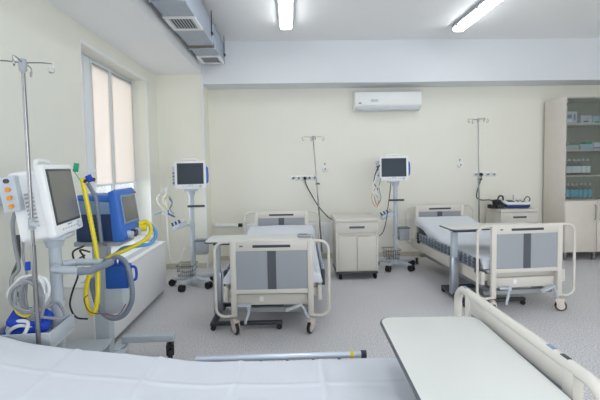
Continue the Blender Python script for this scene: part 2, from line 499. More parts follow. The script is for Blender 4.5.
def end_board(t, y, H, head=False, loop=.56, thick=.0145):
    nm = 'headboard' if head else 'footboard'
    s = 1 if head else -1
    b = nb()
    zp = .17 if not head else .3
    for x in (-.38, .38): box(b, x-.028, x+.028, y-.02, y+.02, zp, H-.005, .006)
    box(b, -.36, .36, y-.016, y+.016, H-.10, H-.012, .004)
    box(b, -.36, .36, y-.016, y+.016, H-.525, H-.482, .004)
    f = obj(nm, b, 'cream', t)
    for x0, x1 in ((-.36, -.042), (.042, .36)):
        bx('grey_panel', 'panel', f, x0, x1, y-.01, y+.01, H-.482, H-.10)
    bx('centre_strip', 'strip', f, -.042, .042, y-.013, y+.013, H-.482, H-.10)
    bx('grip_recess', 'charcoal', f, -.185, .185, y+(.014 if head else -.019), y+(.019 if head else -.014), H-.066, H-.04, bev=.002)
    if head: bx('grip_recess', 'charcoal', f, -.185, .185, y-.019, y-.014, H-.066, H-.04, bev=.002)
    else:
        bx('maker_badge', 'slate', f, -.315, -.28, y-.0185, y-.014, H-.058, H-.043, bev=.002)
        b = nb(); box(b, -.05, .0, y-thick-.002, y+thick*.5, H+.008+thick*.0, H+thick+.0015, .001)
    a = loop - .09; z1 = H - .01; z0 = .17 if not head else .36
    pts = [(-.37, y, z0+.01)]
    for cx, cz, a0 in ((-a, z0+.09, 270), (-a, z1-.09, 180)):
        for k in range(7):
            th = math.radians(a0 - 90*k/6); pts.append((cx + .09*math.cos(th), y, cz + .09*math.sin(th)))
    for cx, cz, a0 in ((a, z1-.09, 90), (a, z0+.09, 0)):
        for k in range(7):
            th = math.radians(a0 - 90*k/6); pts.append((cx + .09*math.cos(th), y, cz + .09*math.sin(th)))
    pts.append((.37, y, z0+.01))
    b = nb(); tube(b, pts, thick, seg=12); obj('bumper_loop', b, 'cream', f)
    return f

def side_rail(t, x, y0, y1, zt, h=.11):
    b = nb()
    for k in range(3): box(b, x-.012, x+.012, y0, y1, zt-.028-k*h/2.6, zt-k*h/2.6, .006)
    r = obj('side_rail', b, 'slate', t)
    for yy in (y0+.02, y1-.02): bx('rail_bracket', 'charcoal', r, x-.018, x+.018, yy-.03, yy+.03, zt-h-.05, zt+.008, bev=.008)
    n = int((y1-y0)/.1)
    for k in range(1, n): bx('rail_slat', 'silver', r, x-.018, x+.018, y0+k*(y1-y0)/n-.006, y0+k*(y1-y0)/n+.006, zt-h, zt+.003, bev=.003)
    return r

def bed(label, loc, rz, L, H, HH, zf, rails, fx=.47, pedal=True, loop=.56, thick=.0145, turn=(.6, -.5)):
    t = thing('hospital_bed', label, 'bed', loc, rz, 'adjustable hospital beds')
    end_board(t, 0, H, False, loop, thick); end_board(t, L, HH, True, loop, thick*.75)
    b = nb()
    for x in (-fx, fx): box(b, x-.02, x+.02, .04, L-.04, zf-.13, zf+.01, .006)
    for y in (.12, L*.45, L-.12): box(b, -fx+.01, fx-.01, y-.03, y+.03, zf-.1, zf-.02, .004)
    obj('bed_frame', b, 'cream', t)
    b = nb(); box(b, -.41, .41, .05, L-.05, zf, zf+.03, .004)
    for k in range(6): box(b, -.41, .41, .1+k*(L-.3)/5, .14+k*(L-.3)/5, zf+.028, zf+.036)
    obj('mattress_platform', b, 'lgrey', t)
    b = nb(); box(b, -.36, .36, .03, .16, zf-.17, zf-.06, .01); obj('drive_housing', b, 'cream', t)
    bx('rating_plate', 'white', t, -.13, -.09, .025, .032, zf-.13, zf-.08, bev=.002)
    b = nb()
    for x in (-.3, .3):
        box(b, x-.025, x+.025, .12, L-.12, .17, .22, .006)
        for yy in (.3, L-.4): box(b, x-.02, x+.02, yy-.02, yy+.14, .2, zf-.05, .004)
    for yy in (.14, L-.16): box(b, -.4, .4, yy-.025, yy+.025, .165, .215, .006)
    obj('undercarriage', b, 'mgrey', t)
    for x, y, a in ((-.38, .0, turn[0]), (.38, .0, turn[1]), (-.38, L, 2.5), (.38, L, 3.3)):
        caster(t, x, y, 0, turn=a)
    if pedal:
        for x, s in ((-.38, 1), (.38, -1)):
            b = nb()
            if s > 0:
                box(b, x+.04, x+.15, -.07, -.02, .285, .305, .008); box(b, x+.13, x+.17, -.075, -.015, .265, .315, .01)
                tube(b, [(x+.15, -.045, .28), (x+.145, -.05, .22), (x+.12, -.06, .15), (x+.115, -.06, .12)], .014, smooth=4)
            else:
                box(b, -.085, .085, -.03, .03, -.012, .012, .01, Matrix.Translation((x-.17, -.06, .275)) @ Matrix.Rotation(math.radians(-22), 4, 'Y'))
                tube(b, [(x-.10, -.05, .295), (x-.07, -.045, .25), (x-.05, -.03, .19), (x-.02, -.01, .15)], .014, smooth=4)
            obj('brake_pedal', b, 'lgrey', t)
    for x, y0, y1, zt in rails: side_rail(t, x, y0, y1, zt)
    return t

def mattress(label, loc, rz, L, hw, ztop, th, drape=.0, seed=0, crease=.006, fine=False):
    """a sheet-covered mattress lofted along its length; ztop(y) gives the height of its upper face"""
    t = bmesh.new(); rings = []
    ny = 260 if fine else 44; nx = 90 if fine else 20
    for j in range(ny+1):
        y = L*j/ny
        e = min(y, L-y)
        rd = .05
        top = ztop(y); inset = 0
        if e < rd: inset = rd - math.sqrt(max(0, rd*rd-(rd-e)**2))
        ring = []
        for i in range(nx+1):
            u = -1 + 2*i/nx; x = u*hw
            ex = hw - abs(x)
            dz = 0
            if ex < rd: dz = rd - math.sqrt(max(0, rd*rd-(rd-ex)**2))
            p = Vector((x*2.2+seed, y*2.2, seed))
            w = crease*(noise.noise(p*1.3) + .6*noise.noise(p*3.1))
            q = noise.noise(Vector((x*1.3+seed*2, y*1.1, 3.1)))
            w += crease*1.3*(1-abs(q)*2.2) if abs(q) < .45 else 0
            if fine:
                for c0 in (.34, .76, 1.18, 1.60, 2.02):
                    dd = abs(y - c0 - .012*noise.noise(Vector((x*2, c0*9, 0))))
                    w += .007*max(0, 1-dd/.02)
                for c0 in (-.21, .13):
                    dd = abs(x - c0 - .01*noise.noise(Vector((y*2, c0*9, 4))))
                    w += .005*max(0, 1-dd/.02)
            ring.append((x, y, top - max(dz, inset) + w))
        for k in range(1, 5):
            z = ring[nx][2]; f = k/4
            ring.append((hw + .012*math.sin(y*17+seed)*f, y, (top-inset*.6-rd)*(1-f)+(top-th+.012)*f if f < .99 else top-th))
        for k in range(4, 0, -1):
            f = k/4
            ring.append((-hw - .012*math.sin(y*15+seed)*f, y, (top-inset*.6-rd)*(1-f)+(top-th+.012)*f if f < .99 else top-th))
        rings.append([t.verts.new(p) for p in ring])
    n = len(rings[0])
    for a, c in zip(rings, rings[1:]):
        for k in range(n): t.faces.new((a[k], a[(k+1) % n], c[(k+1) % n], c[k]))
    t.faces.new(rings[0][::-1]); t.faces.new(rings[-1])
    o = obj('mattress', t, 'sheet'); o.data.set_sharp_from_angle(angle=math.radians(75))
    o.location = loc; o.rotation_euler = (0, 0, rz)
    return tag(o, label, 'mattress', 'sheet covered mattresses')

def ramp(y, pts):
    for (a, za), (c, zc) in zip(pts, pts[1:]):
        if y <= c:
            f = max(0, (y-a)/(c-a)); f = f*f*(3-2*f)*.35 + f*.65
            return za + (zc-za)*f
    return pts[-1][1]

B1 = (-.185, 3.80, 0); R1 = math.radians(-1.6)
bed('cream hospital bed facing the camera, between the corner monitor stand and a bedside cabinet', B1, R1, 2.08, .925, .965, .44,
    [(-.522, .3, 1.9, .54), (.522, .3, 1.9, .54)])
def local(o, rz, x, y, z=0):
    return (o[0] + x*math.cos(rz) - y*math.sin(rz), o[1] + x*math.sin(rz) + y*math.cos(rz), o[2] + z)
mattress('white sheeted mattress on the first bed, behind the footboard facing the camera', local(B1, R1, 0, .06), R1, 1.96, .49,
         lambda y: ramp(y, [(0, .585), (1.1, .60), (1.96, .77)]), .105, seed=1)

B2 = (2.575, 4.14, 0); R2 = math.radians(3.5)
bed('cream hospital bed nearest the tall glass-fronted cabinet, table over its foot', B2, R2, 2.13, .975, .965, .44,
    [(-.496, .10, 1.80, .585), (.496, .35, 1.8, .56)], turn=(-.4, 1.1))
mattress('white sheeted mattress with raised head end on the second bed', local(B2, R2, 0, .06), R2, 2.0, .46,
         lambda y: ramp(y, [(0, .585), (.95, .60), (1.95, .79), (2.0, .79)]), .105, seed=5)

B3 = (.968, 1.665, 0); R3 = PI/2
bed('nearest hospital bed, cream foot rail beside the large white table', B3, R3, 2.72, .955, .97, .46,
    [], fx=.40, pedal=False, loop=.535, thick=.022)
M['rail'] = mat('pale_silver_metal', (206, 214, 226), .3, metal=.4)
SR = bpy.data.objects['hospital_bed.002']
r = tb('side_rail', 'rail', SR, [(.455, .58, .597), (.455, 1.50, .597)], .018, seg=12)
tb('rail_tip', 'charcoal', r, [(.455, .555, .597), (.455, .585, .597)], .021, seg=12)
tb('warning_band', 'yellow', r, [(.455, .625, .597), (.455, .645, .597)], .0195, seg=12)
for k in range(6): bx('rail_post', 'charcoal', r, .448, .462, .70+k*.145, .715+k*.145, .44, .59, bev=.003)
for y, m_ in ((.44, 'steelblue'), (-.27, 'steelblue'), (-.345, 'charcoal')): bx('rail_sticker', m_, SR, y-.02, y+.02, -.008, .008, .964, .968, bev=.001)
mattress('nearest mattress, under a creased white sheet filling the bottom of the view', local(B3, R3, -.02, .06), R3, 2.6, .40,
         lambda y: ramp(y, [(0, .62), (1.3, .63), (2.0, .72), (2.6, .84)]), .115, seed=9, crease=.007, fine=True)

# ================================================================== overbed tables
def overbed(label, loc, rz, x0, x1, y0, y1, H, col_x, foot_len, cy=0.0, sp=.27):
    t = thing('overbed_table', label, 'table', loc, rz, 'white overbed tables')
    b = nb(); prism(b, rrect(x0+.008, x1-.008, y0+.008, y1-.008, .06), H-.013, H, .003); obj('tabletop', b, 'table', t)
    b = nb(); prism(b, rrect(x0, x1, y0, y1, .065), H-.018, H-.003, .003); obj('edge_trim', b, 'strip', t)
    b = nb(); box(b, col_x-.03, col_x+.25, cy-.06, cy+.06, H-.06, H-.0185, .006); obj('support_bracket', b, 'charcoal', t)
    bx('outer_column', 'silver', t, col_x-.045, col_x+.045, cy-.035, cy+.035, .07, .52, bev=.006)
    bx('inner_column', 'lgrey', t, col_x-.035, col_x+.035, cy-.027, cy+.027, .5, H-.05, bev=.005)
    b = nb()
    box(b, col_x-.03, col_x+.03, cy-sp-.03, cy+sp+.03, .045, .085, .01)
    for s in (-sp, sp): box(b, col_x, col_x+foot_len, cy+s-.025, cy+s+.025, .045, .085, .01)
    obj('base', b, 'charcoal', t)
    for x in (col_x+.0, col_x+foot_len-.03):
        for s in (-sp-.01, sp+.01):
            b = nb(); tube(b, [(x, cy+s-.014, .026), (x, cy+s+.014, .026)], .026, seg=14); box(b, x-.014, x+.014, cy+s-.02, cy+s+.02, .03, .06, .004)
            obj('caster', b, 'black', t)
    return t
T1 = overbed('white overbed table over the foot of the first bed, with a grey handset on top', (-.33, 4.17, 0), math.radians(-1), -.56, .58, -.20, .21, .885, -.46, .70)
T2 = overbed('white overbed table over the foot of the second bed', (2.395, 4.63, 0), math.radians(3), -.535, .60, -.20, .20, .885, -.42, .72)
T3 = overbed('large white overbed table across the nearest bed', (.672, 1.36, 0), PI/2 - math.radians(2), -.58, .56, -.245, .255, .885, -.53, .70, sp=.19)
o = thing('bed_handset', 'grey bed handset lying on the first overbed table', 'remote control', (.155, 4.16, .886), math.radians(-8))
bx('handset_body', 'mgrey', o, -.075, .075, -.03, .03, .0, .03, bev=.008)
bx('keypad', 'slate', o, -.06, .03, -.02, .02, .029, .033, bev=.001)
tb('hook', 'lgrey', o, [(.06, -.02, .015), (.095, -.02, .02), (.095, .02, .02), (.06, .02, .015)], .006)

# ================================================================== bedside cabinets
def bedside(label, loc, rz):
    t = thing('bedside_cabinet', label, 'cabinet', loc, rz, 'cream bedside cabinets')
    W, D = .305, .26
    bx('cabinet_body', 'cream2', t, -W+.015, W-.015, -D+.02, D, .11, .83, bev=.006)
    bx('cabinet_top', 'cream2', t, -W-.005, W+.005, -D-.01, D+.005, .83, .885, bev=.014)
    d = bx('drawer', 'cream2', t, -W, W, -D, -D+.03, .675, .83, bev=.008)
    bx('drawer_handle', 'strip', d, -.11, .11, -D-.008, -D+.002, .742, .772, bev=.004)
    for s in (-1, 1):
        x0, x1 = sorted((s*.003, s*(W-.03)))
        d = bx('cabinet_door', 'cream2', t, x0, x1, -D, -D+.022, .135, .635, bev=.005)
        bx('finger_grip', 'base', d, min(s*.02, s*.2), max(s*.02, s*.2), -D-.003, -D+.01, .62, .642, bev=.003)
    for s in (-1, 1): bx('side_stile', 'cream2', t, min(s*(W-.028), s*W), max(s*(W-.028), s*W), -D-.002, -D+.03, .12, .675, bev=.004)
    bx('base_plate', 'charcoal', t, -W+.005, W-.005, -D-.01, D, .085, .115, bev=.008)
    for x in (-W+.06, W-.05):
        for y in (-D+.05, D-.05): caster(t, x, y, 0, r=.036, turn=.5, m='black')
    return t
C1 = bedside('cream bedside cabinet between the first bed and a monitor stand', (.955, 5.76, 0), 0)
C2 = dup(C1, (3.715, 6.42, 0), 0, 'cream bedside cabinet carrying the white and navy machine')

# ================================================================== patient monitors on stands
def monitor(label, loc, rz, tilt, scr, w=.42, h=.36, blk=None, dp=.11, cc=('orange', 'wiregrey', 'orange', 'charcoal')):
    t = thing('patient_monitor', label, 'monitor', loc, rz, 'patient monitors')
    T = Matrix.Rotation(math.radians(tilt), 4, 'X')
    H = w/2
    b = nb(); prism(b, rrect(-H, H, 0, h, .02), 0, .045, .01, T @ Matrix.Translation((0, 0, 0)) @ Matrix(((1, 0, 0, 0), (0, 0, 1, -.06), (0, 1, 0, 0), (0, 0, 0, 1))))
    prism(b, rrect(-H+.02, H-.03, .0, h-.02, .03), 0, dp, .012, T @ Matrix(((1, 0, 0, 0), (0, 0, 1, -.02), (0, 1, 0, 0), (0, 0, 0, 1))))
    obj('housing', b, 'white', t)
    b = nb(); box(b, -H+.028, H-.035, -.064, -.058, .065, h-.028, .002, T); obj('bezel', b, 'charcoal', t)
    b = nb(); box(b, -H+.042, H-.049, -.0665, -.06, .079, h-.042, 0, T); obj('screen', b, scr, t)
    b = nb(); tube(b, [T @ Vector(p) for p in ((-.09, .02, h-.03), (-.09, .02, h+.012), (-.06, .02, h+.03), (.06, .02, h+.03), (.09, .02, h+.012), (.09, .02, h-.03))], .013, smooth=4); obj('carry_handle', b, 'white', t)
    b = nb(); lathe(b, [(.12, -.02), (.12, .015), (.10, .034), (.001, .042)], (0, 0, 0), 24, T @ Matrix.Translation((H-.004, -.012, h*.5)) @ Matrix.Diagonal((1, .3, 1, 1)) @ Matrix.Rotation(PI/2, 4, 'Y')); obj('side_bumper', b, 'blue', t)
    b = nb(); lathe(b, [(.001, 0), (.02, 0), (.018, .016), (.001, .018)], (0, 0, 0), 16, T @ Matrix.Translation((H-.08, -.058, .035)) @ Matrix.Rotation(PI/2, 4, 'X')); obj('knob', b, 'lgrey', t)
    b = nb()
    for k in range(6): box(b, -.11+k*.04, -.088+k*.04, -.0625, -.058, .03, .038, .001, T)
    obj('button_row', b, 'lgrey', t)
    b = nb(); box(b, -.03, .03, -.0625, -.058, .05, .056, .001, T); obj('maker_mark', b, 'steelblue', t)
    b = nb()
    for k in range(9): box(b, -H+.008, -H+.021, .02, .06, .08+k*.022, .09+k*.022, 0, T)
    obj('vent_slots', b, 'mgrey', t)
    z0, z1 = blk or (.06, h-.06)
    b = nb(); box(b, -H-.035, -H+.02, 0.02 if not blk else .07, .09 if not blk else .15, z0, z1, .006, T); c = obj('connector_block', b, 'lgrey', t)
    for k in range(4):
        s = nb(); tube(s, [T @ Vector((-H-.02, .03, z0+.03+k*.045)), T @ Vector((-H-.02, -.005, z0+.03+k*.045))], .014, seg=10) if not blk else tube(s, [T @ Vector((-H-.034, 0.105, z0+.03+k*.045)), T @ Vector((-H-.05, .105, z0+.03+k*.045))], .012, seg=10)
        obj('connector', s, cc[k], c)
    b = nb(); box(b, -.09, .09, -.05, .06, -.025, .004, .006); obj('mount_plate', b, 'lgrey', t)
    return t

def stand(label, loc, rz, top, basket=True, side_bin=1, handle_z=None, module=None, arm=.08, hx=0.0, turn=-70):
    t = thing('monitor_stand', label, 'stand', loc, rz, 'rolling monitor stands')
    b = nb(); cyl(b, (0, 0, .09), (0, 0, top), .034, seg=18); obj('pole', b, 'lgrey', t)
    for z0, z1, r0, r1 in ((.5, .55, .042, .042), (top-.06, top, .045, .06), (.82, .86, .041, .041)):
        b = nb(); cyl(b, (0, 0, z0), (0, 0, z1), r0, r1); obj('collar', b, 'lgrey', t)
    b = nb()
    lathe(b, [(.02, .07), (.09, .07), (.085, .11), (.04, .13), (.02, .13)])
    L = .30
    for k in range(5):
        a = math.radians(72*k + turn)
        d = Vector((math.cos(a), math.sin(a), 0))
        tube(b, [d*.05 + Vector((0, 0, .105)), d*.18 + Vector((0, 0, .105)), d*L + Vector((0, 0, .09))], .034, seg=8, rfun=lambda q: 1-.35*q)
    ba = obj('base', b, 'lgrey', t)
    for k in range(5):
        a = math.radians(72*k + turn)
        c = nb(); x, y = L*math.cos(a), L*math.sin(a)
        tg = Vector((-math.sin(a), math.cos(a), 0))
        o_ = Vector((x, y, .048))
        for s in (-.022, .022): tube(c, [o_ + tg*(s-.011), o_ + tg*(s+.011)], .048, seg=18)
        box(c, x-.02, x+.02, y-.02, y+.02, .04, .092, .006)
        obj('caster', c, 'black', ba)
    hz = handle_z or top - .25
    b = nb()
    if arm > .15:
        for q in (-.09, .09): tube(b, [(q*.3, -.02, hz), (q, -.07, hz), (q, -arm+.05, hz)], .022, seg=10)
        box(b, -.05, .05, -arm*.8, 0, hz-.03, hz-.02, .004)
    else: tube(b, [(0, 0, hz), (hx*.3, -arm, hz)], .016, seg=10)
    hd = obj('handle_arm', b, 'lgrey', t)
    w_ = .115
    g = [(hx-w_, -arm+(.06 if arm > .15 else 0), hz), (hx-w_*.8, -arm, hz), (hx+w_*.8, -arm, hz), (hx+w_, -arm+(.06 if arm > .15 else 0), hz)]
    tb('handle_grip', 'charcoal' if arm < .15 else 'hose', hd, g, .016 if arm < .15 else .022, seg=10)
    if basket:
        b = nb()
        for z in (.17, .24, .31):
            q = .10 + (z-.17)*.15
            tube(b, [(-.20-q+.12, -q-.03, z), (-.2+q+.12, -q-.03, z), (-.2+q+.12, q-.03, z), (-.2-q+.12, q-.03, z)], .006, seg=6, closed=True)
        for k in range(8):
            for s in (-1, 1):
                x = -.18 + k*.028
                tube(b, [(x, -.03+s*.11, .31), (x, -.03+s*.10, .17), (x, -.03, .17)], .004, seg=5)
        obj('wire_basket', b, 'steel', t)
    if side_bin:
        s = side_bin
        b = nb()
        box(b, s*.05 if s > 0 else -.21, .21 if s > 0 else -.05, -.05, .07, .44, .63, .012)
        o_ = obj('storage_bin', b, 'mgrey', t)
        b = nb(); box(b, (s*.04 if s > 0 else -.22), (.22 if s > 0 else -.04), -.06, .08, .625, .645, .006); obj('bin_lid', b, 'slate', o_)
        b = nb(); box(b, (0 if s > 0 else -.06), (.06 if s > 0 else 0), -.015, .015, .5, .53, .003); obj('bin_bracket', b, 'lgrey', o_)
    if module:
        b = nb(); R = Matrix.Translation((-.14, -.05, .86)) @ Matrix.Rotation(math.radians(-22), 4, 'Y')
        box(b, -.11, .08, -.06, .04, -.04, .03, .008, R); tube(b, [(0, 0, .84), (-.08, -.03, .86)], .014)
        o_ = obj('probe_holder', b, 'lgrey', t)
        for k in range(4):
            c = nb(); tube(c, [R @ Vector((-.09+k*.05, -.05, .03)), R @ Vector((-.095+k*.05, -.03, .075))], .014, seg=8)
            obj('probe', c, ('charcoal', 'cuffblue', 'charcoal', 'lgrey')[k], o_)
    return t

def leads(label, strands, loc=(0, 0, 0), group='monitoring lead bundles'):
    t = thing('lead_bundle', label, 'cables', loc, 0, group)
    for nm, m, r, pts in strands:
        b = nb(); tube(b, [Vector(p)-Vector(loc) for p in pts], r, seg=7, smooth=5); obj(nm, b, m, t)
    return t

def coil(c, ax, rx, rz, turns, drift=.01, seed=0):
    rnd = random.Random(seed); pts = []
    for k in range(int(turns*8)):
        a = 2*PI*k/8
        f = 1 + rnd.uniform(-.18, .18)
        pts.append((c[0] + rx*f*math.cos(a)*ax[0] + rnd.uniform(-drift, drift), c[1] + rx*f*math.cos(a)*ax[1] + rnd.uniform(-drift, drift), c[2] + rz*f*math.sin(a)))
    return pts

# stand and monitor in the corner by the window
SA = (-1.36, 5.44, 0)
stand('rolling monitor stand in the corner by the pier', SA, 0, 1.33, True, 1, 1.12, True, .07, .08, -108)
monitor('white monitor with dark screen standing near the window corner', (-1.345, 5.38, 1.355), math.radians(14), -5, 'screen', .41, .38, cc=('slate', 'wiregrey', 'duct_seam', 'duct_seam'))
leads('white, yellow and blue leads hanging beside the corner monitor', [
    ('cable', 'wirewhite', .009, [(-1.602, 5.250, 1.463), (-1.638, 5.220, 1.292), (-1.628, 5.200, 1.027), (-1.627, 5.200, 0.692), (-1.609, 5.200, 0.449), (-1.558, 5.200, 0.381), (-1.482, 5.220, 0.441), (-1.418, 5.250, 0.596)]),
    ('cable', 'wirewhite', .007, [(-1.601, 5.200, 1.412), (-1.703, 5.180, 1.310), (-1.745, 5.180, 1.231), (-1.684, 5.180, 1.124), (-1.582, 5.180, 1.042)]),
    ('cable', 'yellow', .007, [(-1.607, 5.160, 1.283), (-1.649, 5.160, 1.192), (-1.600, 5.160, 1.098), (-1.546, 5.160, 1.150)]),
    ('cable', 'blue', .007, [(-1.576, 5.140, 1.258), (-1.539, 5.140, 1.178), (-1.595, 5.140, 1.074), (-1.519, 5.140, 1.019)]),
    ('cable', 'wirewhite', .008, [(-1.605, 5.200, 1.306), (-1.660, 5.160, 1.258), (-1.618, 5.140, 1.153), (-1.556, 5.140, 1.073), (-1.610, 5.140, 1.021), (-1.673, 5.140, 1.076)]),
    ('cable', 'wiregrey', .007, [(-1.593, 5.200, 1.280), (-1.535, 5.130, 1.205), (-1.561, 5.120, 1.115), (-1.512, 5.120, 1.048)]),
    ('lead_clip', 'steelblue', .012, [(-1.785, 5.200, 1.044), (-1.686, 5.180, 1.071)]),
    ('lead_clip', 'slate', .012, [(-1.596, 5.140, 1.048), (-1.506, 5.140, 1.006)]),
])
# stand and monitor between the bedside cabinet and the second bed
SB = (1.675, 6.10, 0)
stand('rolling monitor stand beside the second bed', SB, 0, 1.36, True, 1, 1.085, True, .07, .0, -55)
monitor('white monitor with dark screen in front of the plain back wall', (1.64, 6.08, 1.385), math.radians(-2), -3, 'screen', .45, .38, cc=('charcoal', 'wiregrey', 'charcoal', 'charcoal'))
leads('multicoloured leads looped below the back wall monitor', [
    ('cable', 'wirewhite', .007, [(1.378, 6.000, 1.468), (1.315, 6.000, 1.345), (1.282, 6.000, 1.160), (1.328, 6.000, 1.018), (1.391, 6.000, 1.142), (1.361, 6.000, 1.314)]),
    ('cable', 'orange', .006, [(1.373, 5.980, 1.345), (1.278, 5.980, 1.177), (1.293, 5.980, 1.052), (1.354, 5.980, 0.989), (1.386, 5.980, 1.097)]),
    ('cable', 'green', .006, [(1.352, 5.960, 1.316), (1.320, 5.960, 1.208), (1.366, 5.960, 1.130)]),
    ('cable', 'wirewhite', .009, [(1.392, 5.990, 1.561), (1.324, 5.970, 1.408), (1.290, 5.960, 1.255), (1.333, 5.950, 1.101), (1.396, 5.950, 1.192), (1.370, 5.970, 1.346), (1.318, 5.950, 1.194), (1.348, 5.950, 1.054)]),
    ('cable', 'wiregrey', .008, [(1.425, 6.000, 1.436), (1.383, 5.960, 1.284), (1.408, 5.940, 1.131), (1.346, 5.940, 1.024), (1.302, 5.950, 1.163)]),
    ('cable', 'charcoal', .008, [(1.410, 6.000, 1.638), (1.347, 6.000, 1.531), (1.315, 6.000, 1.376), (1.376, 6.000, 1.251)]),
    ('power_cable', 'charcoal', .007, [(1.593, 6.050, 1.369), (1.574, 6.040, 1.213), (1.531, 6.000, 0.983), (1.493, 5.980, 0.752), (1.450, 6.000, 0.593), (1.392, 6.020, 0.528)]),
])

# ---- large near monitor on its stand by the left wall
SN = (-1.43, 2.39, 0)
stand_near = stand('rolling monitor stand behind the nearest bed, with a grey tray', SN, math.radians(80), 1.25, False, 0, 1.075, False, .30, 0)
monitor('large white monitor with grey screen, nearest to the camera', (-1.365, 2.345, 1.275), math.radians(99), -8, 'screen_grey', .41, .41, (.18, .37), .15, ('orange', 'orange', 'orange', 'charcoal'))
b = nb()
box(b, -.17, .17, -.14, .14, .60, .615, .004)
for a in ((-.17, .17, -.14, -.125), (-.17, .17, .125, .14), (-.17, -.155, -.125, .125), (.155, .17, -.125, .125)): box(b, *a, .615, .70, .004)
tr = obj('cable_tray', b, 'lgrey', stand_near)
tr.location = (-.133, .057, .06)
tr.rotation_euler = (0, 0, math.radians(-76))
b = nb(); box(b, -.03, .03, .14, .16, .58, .68, .006); obj('tray_clamp', b, 'mgrey', tr)
t = thing('pressure_cuff', 'royal blue pressure cuff lying in the grey tray', 'cuff', (-1.505, 2.255, .74), math.radians(12))
t.scale = (1.2, 1.2, 1.2)
b = nb()
prism(b, rrect(-.10, .10, -.055, .055, .02), 0, .05, .015, Matrix.Rotation(math.radians(28), 4, 'X') @ Matrix.Rotation(math.radians(-14), 4, 'Y'))
prism(b, rrect(-.09, .06, -.05, .06, .02), .05, .085, .012, Matrix.Rotation(math.radians(20), 4, 'X') @ Matrix.Rotation(math.radians(8), 4, 'Y'))
obj('cuff_wrap', b, 'cuffblue', t)
tb('air_tube', 'wiregrey', t, [(.05, .0, .09), (.1, .05, .1), (.14, .0, .04), (.06, -.07, .08), (0, -.06, .1)], .007, smooth=5)
leads('thick white and grey cables coiled at the pole of the nearest monitor', [
    ('cable', 'wiregrey', .011, [(-1.574, 2.300, 1.468), (-1.594, 2.280, 1.361), (-1.590, 2.280, 1.227), (-1.561, 2.260, 1.097), (-1.589, 2.240, 1.045), (-1.573, 2.220, 0.982), (-1.512, 2.200, 0.941)]),
    ('cable', 'wirewhite', .009, coil((-1.467, 2.200, 0.962), (1, .1), .085, .095, 3.2, .012, 3)),
    ('cable', 'wiregrey', .009, coil((-1.464, 2.170, 0.955), (1, .1), .07, .08, 2.2, .012, 8)),
    ('cable', 'wiregrey', .008, coil((-1.446, 2.190, 0.931), (1, .1), .06, .11, 2.4, .012, 14)),
    ('cable', 'yellow', .008, [(-1.558, 2.200, 0.902), (-1.525, 2.180, 0.863), (-1.475, 2.170, 0.848), (-1.448, 2.180, 0.866)]),
    ('cable', 'wirewhite', .010, [(-1.612, 2.200, 0.731), (-1.572, 2.180, 0.796), (-1.509, 2.170, 0.821), (-1.466, 2.170, 0.808), (-1.478, 2.150, 0.755), (-1.544, 2.150, 0.734), (-1.578, 2.170, 0.755), (-1.515, 2.160, 0.797), (-1.454, 2.200, 0.778)]),
    ('cable', 'charcoal', .010, [(-1.584, 2.300, 1.281), (-1.572, 2.280, 1.150), (-1.590, 2.260, 1.074), (-1.603, 2.250, 1.025)]),
    ('cable', 'wiregrey', .007, [(-1.533, 2.280, 1.342), (-1.534, 2.260, 1.172), (-1.505, 2.240, 1.060), (-1.491, 2.200, 0.929), (-1.469, 2.200, 0.825)]),
    ('connector', 'cuffblue', .014, [(-1.495, 2.240, 1.135), (-1.497, 2.240, 1.089)]),
], group='cable coils at the nearest stand')
b = nb()
box(b, -2.1, -2.03, 1.95, 2.93, 1.415, 1.53, .01); o = obj('wall_channel', b, 'lgrey')
tag(o, 'grey supply channel fixed to the wall behind the nearest monitor', 'wall channel')
# ================================================================== ventilator and its cart
VC = (-1.455, 3.02, 0)
t = thing('ventilator_cart', 'grey wheeled cart under the blue ventilator', 'cart', VC)
bx('column', 'lgrey', t, -.055, .055, -.045, .045, .13, 1.11, bev=.012)
bx('mount_plate', 'mgrey', t, -.14, .2, -.13, .14, 1.085, 1.12, bev=.008)
bx('side_box', 'lgrey', t, .06, .2, -.12, .02, .57, .76, bev=.01)
b = nb()
box(b, -.09, .09, -.2, .2, .10, .16, .012)
box(b, .0, .44, .27, .34, .165, .225, .012); box(b, -.05, .03, .15, .34, .12, .17, .01)
box(b, .0, .36, -.23, -.17, .10, .15, .012)
obj('base_leg', b, 'lgrey', t)
for x, y in ((.40, .31), (.33, -.2), (-.07, .24), (-.07, -.2)): caster(t, x, y, 0, r=.058, turn=.25, m='black')
b = nb(); tube(b, [(.09, -.12, 1.10), (.10, -.20, 1.13), (.085, -.22, 1.45), (.05, -.26, 1.56)], .014); obj('hose_arm', b, 'hose', t)
bx('lower_tray', 'lgrey', t, -.3, .09, -.32, -.08, .34, .37, bev=.01)
t = thing('ventilator', 'blue and navy ventilator with a grey screen on its cart', 'ventilator', (-1.235, 3.01, 1.128))
t.scale = (1.06, 1.06, 1.06)
b = nb()
prof = [(-.30, .0), (-.005, .0), (.0, .19), (-.02, .25), (-.30, .22)]
QY = Matrix(((1, 0, 0, 0), (0, 0, 1, 0), (0, 1, 0, 0), (0, 0, 0, 1)))
prism(b, [(-.30, 0), (-.02, 0), (-.02, .19), (-.30, .19)], -.15, .15, .01, QY); obj('lower_housing', b, 'navy', t)
b = nb(); prism(b, [(-.30, .185), (-.02, .185), (-.025, .27), (-.30, .285)], -.152, .152, .012, QY); obj('side_band', b, 'steelblue', t)
b = nb(); prism(b, [(-.305, .28), (-.03, .268), (-.03, .315), (-.29, .32)], -.145, .145, .02, QY); obj('top_cover', b, 'blue', t)
b = nb()
prism(b, [(-.05, -.005), (.02, -.005), (.045, .03), (.02, .09), (-.012, .335), (-.03, .355), (-.07, .34)], -.165, .165, .014, QY)
obj('front_frame', b, 'blue', t)
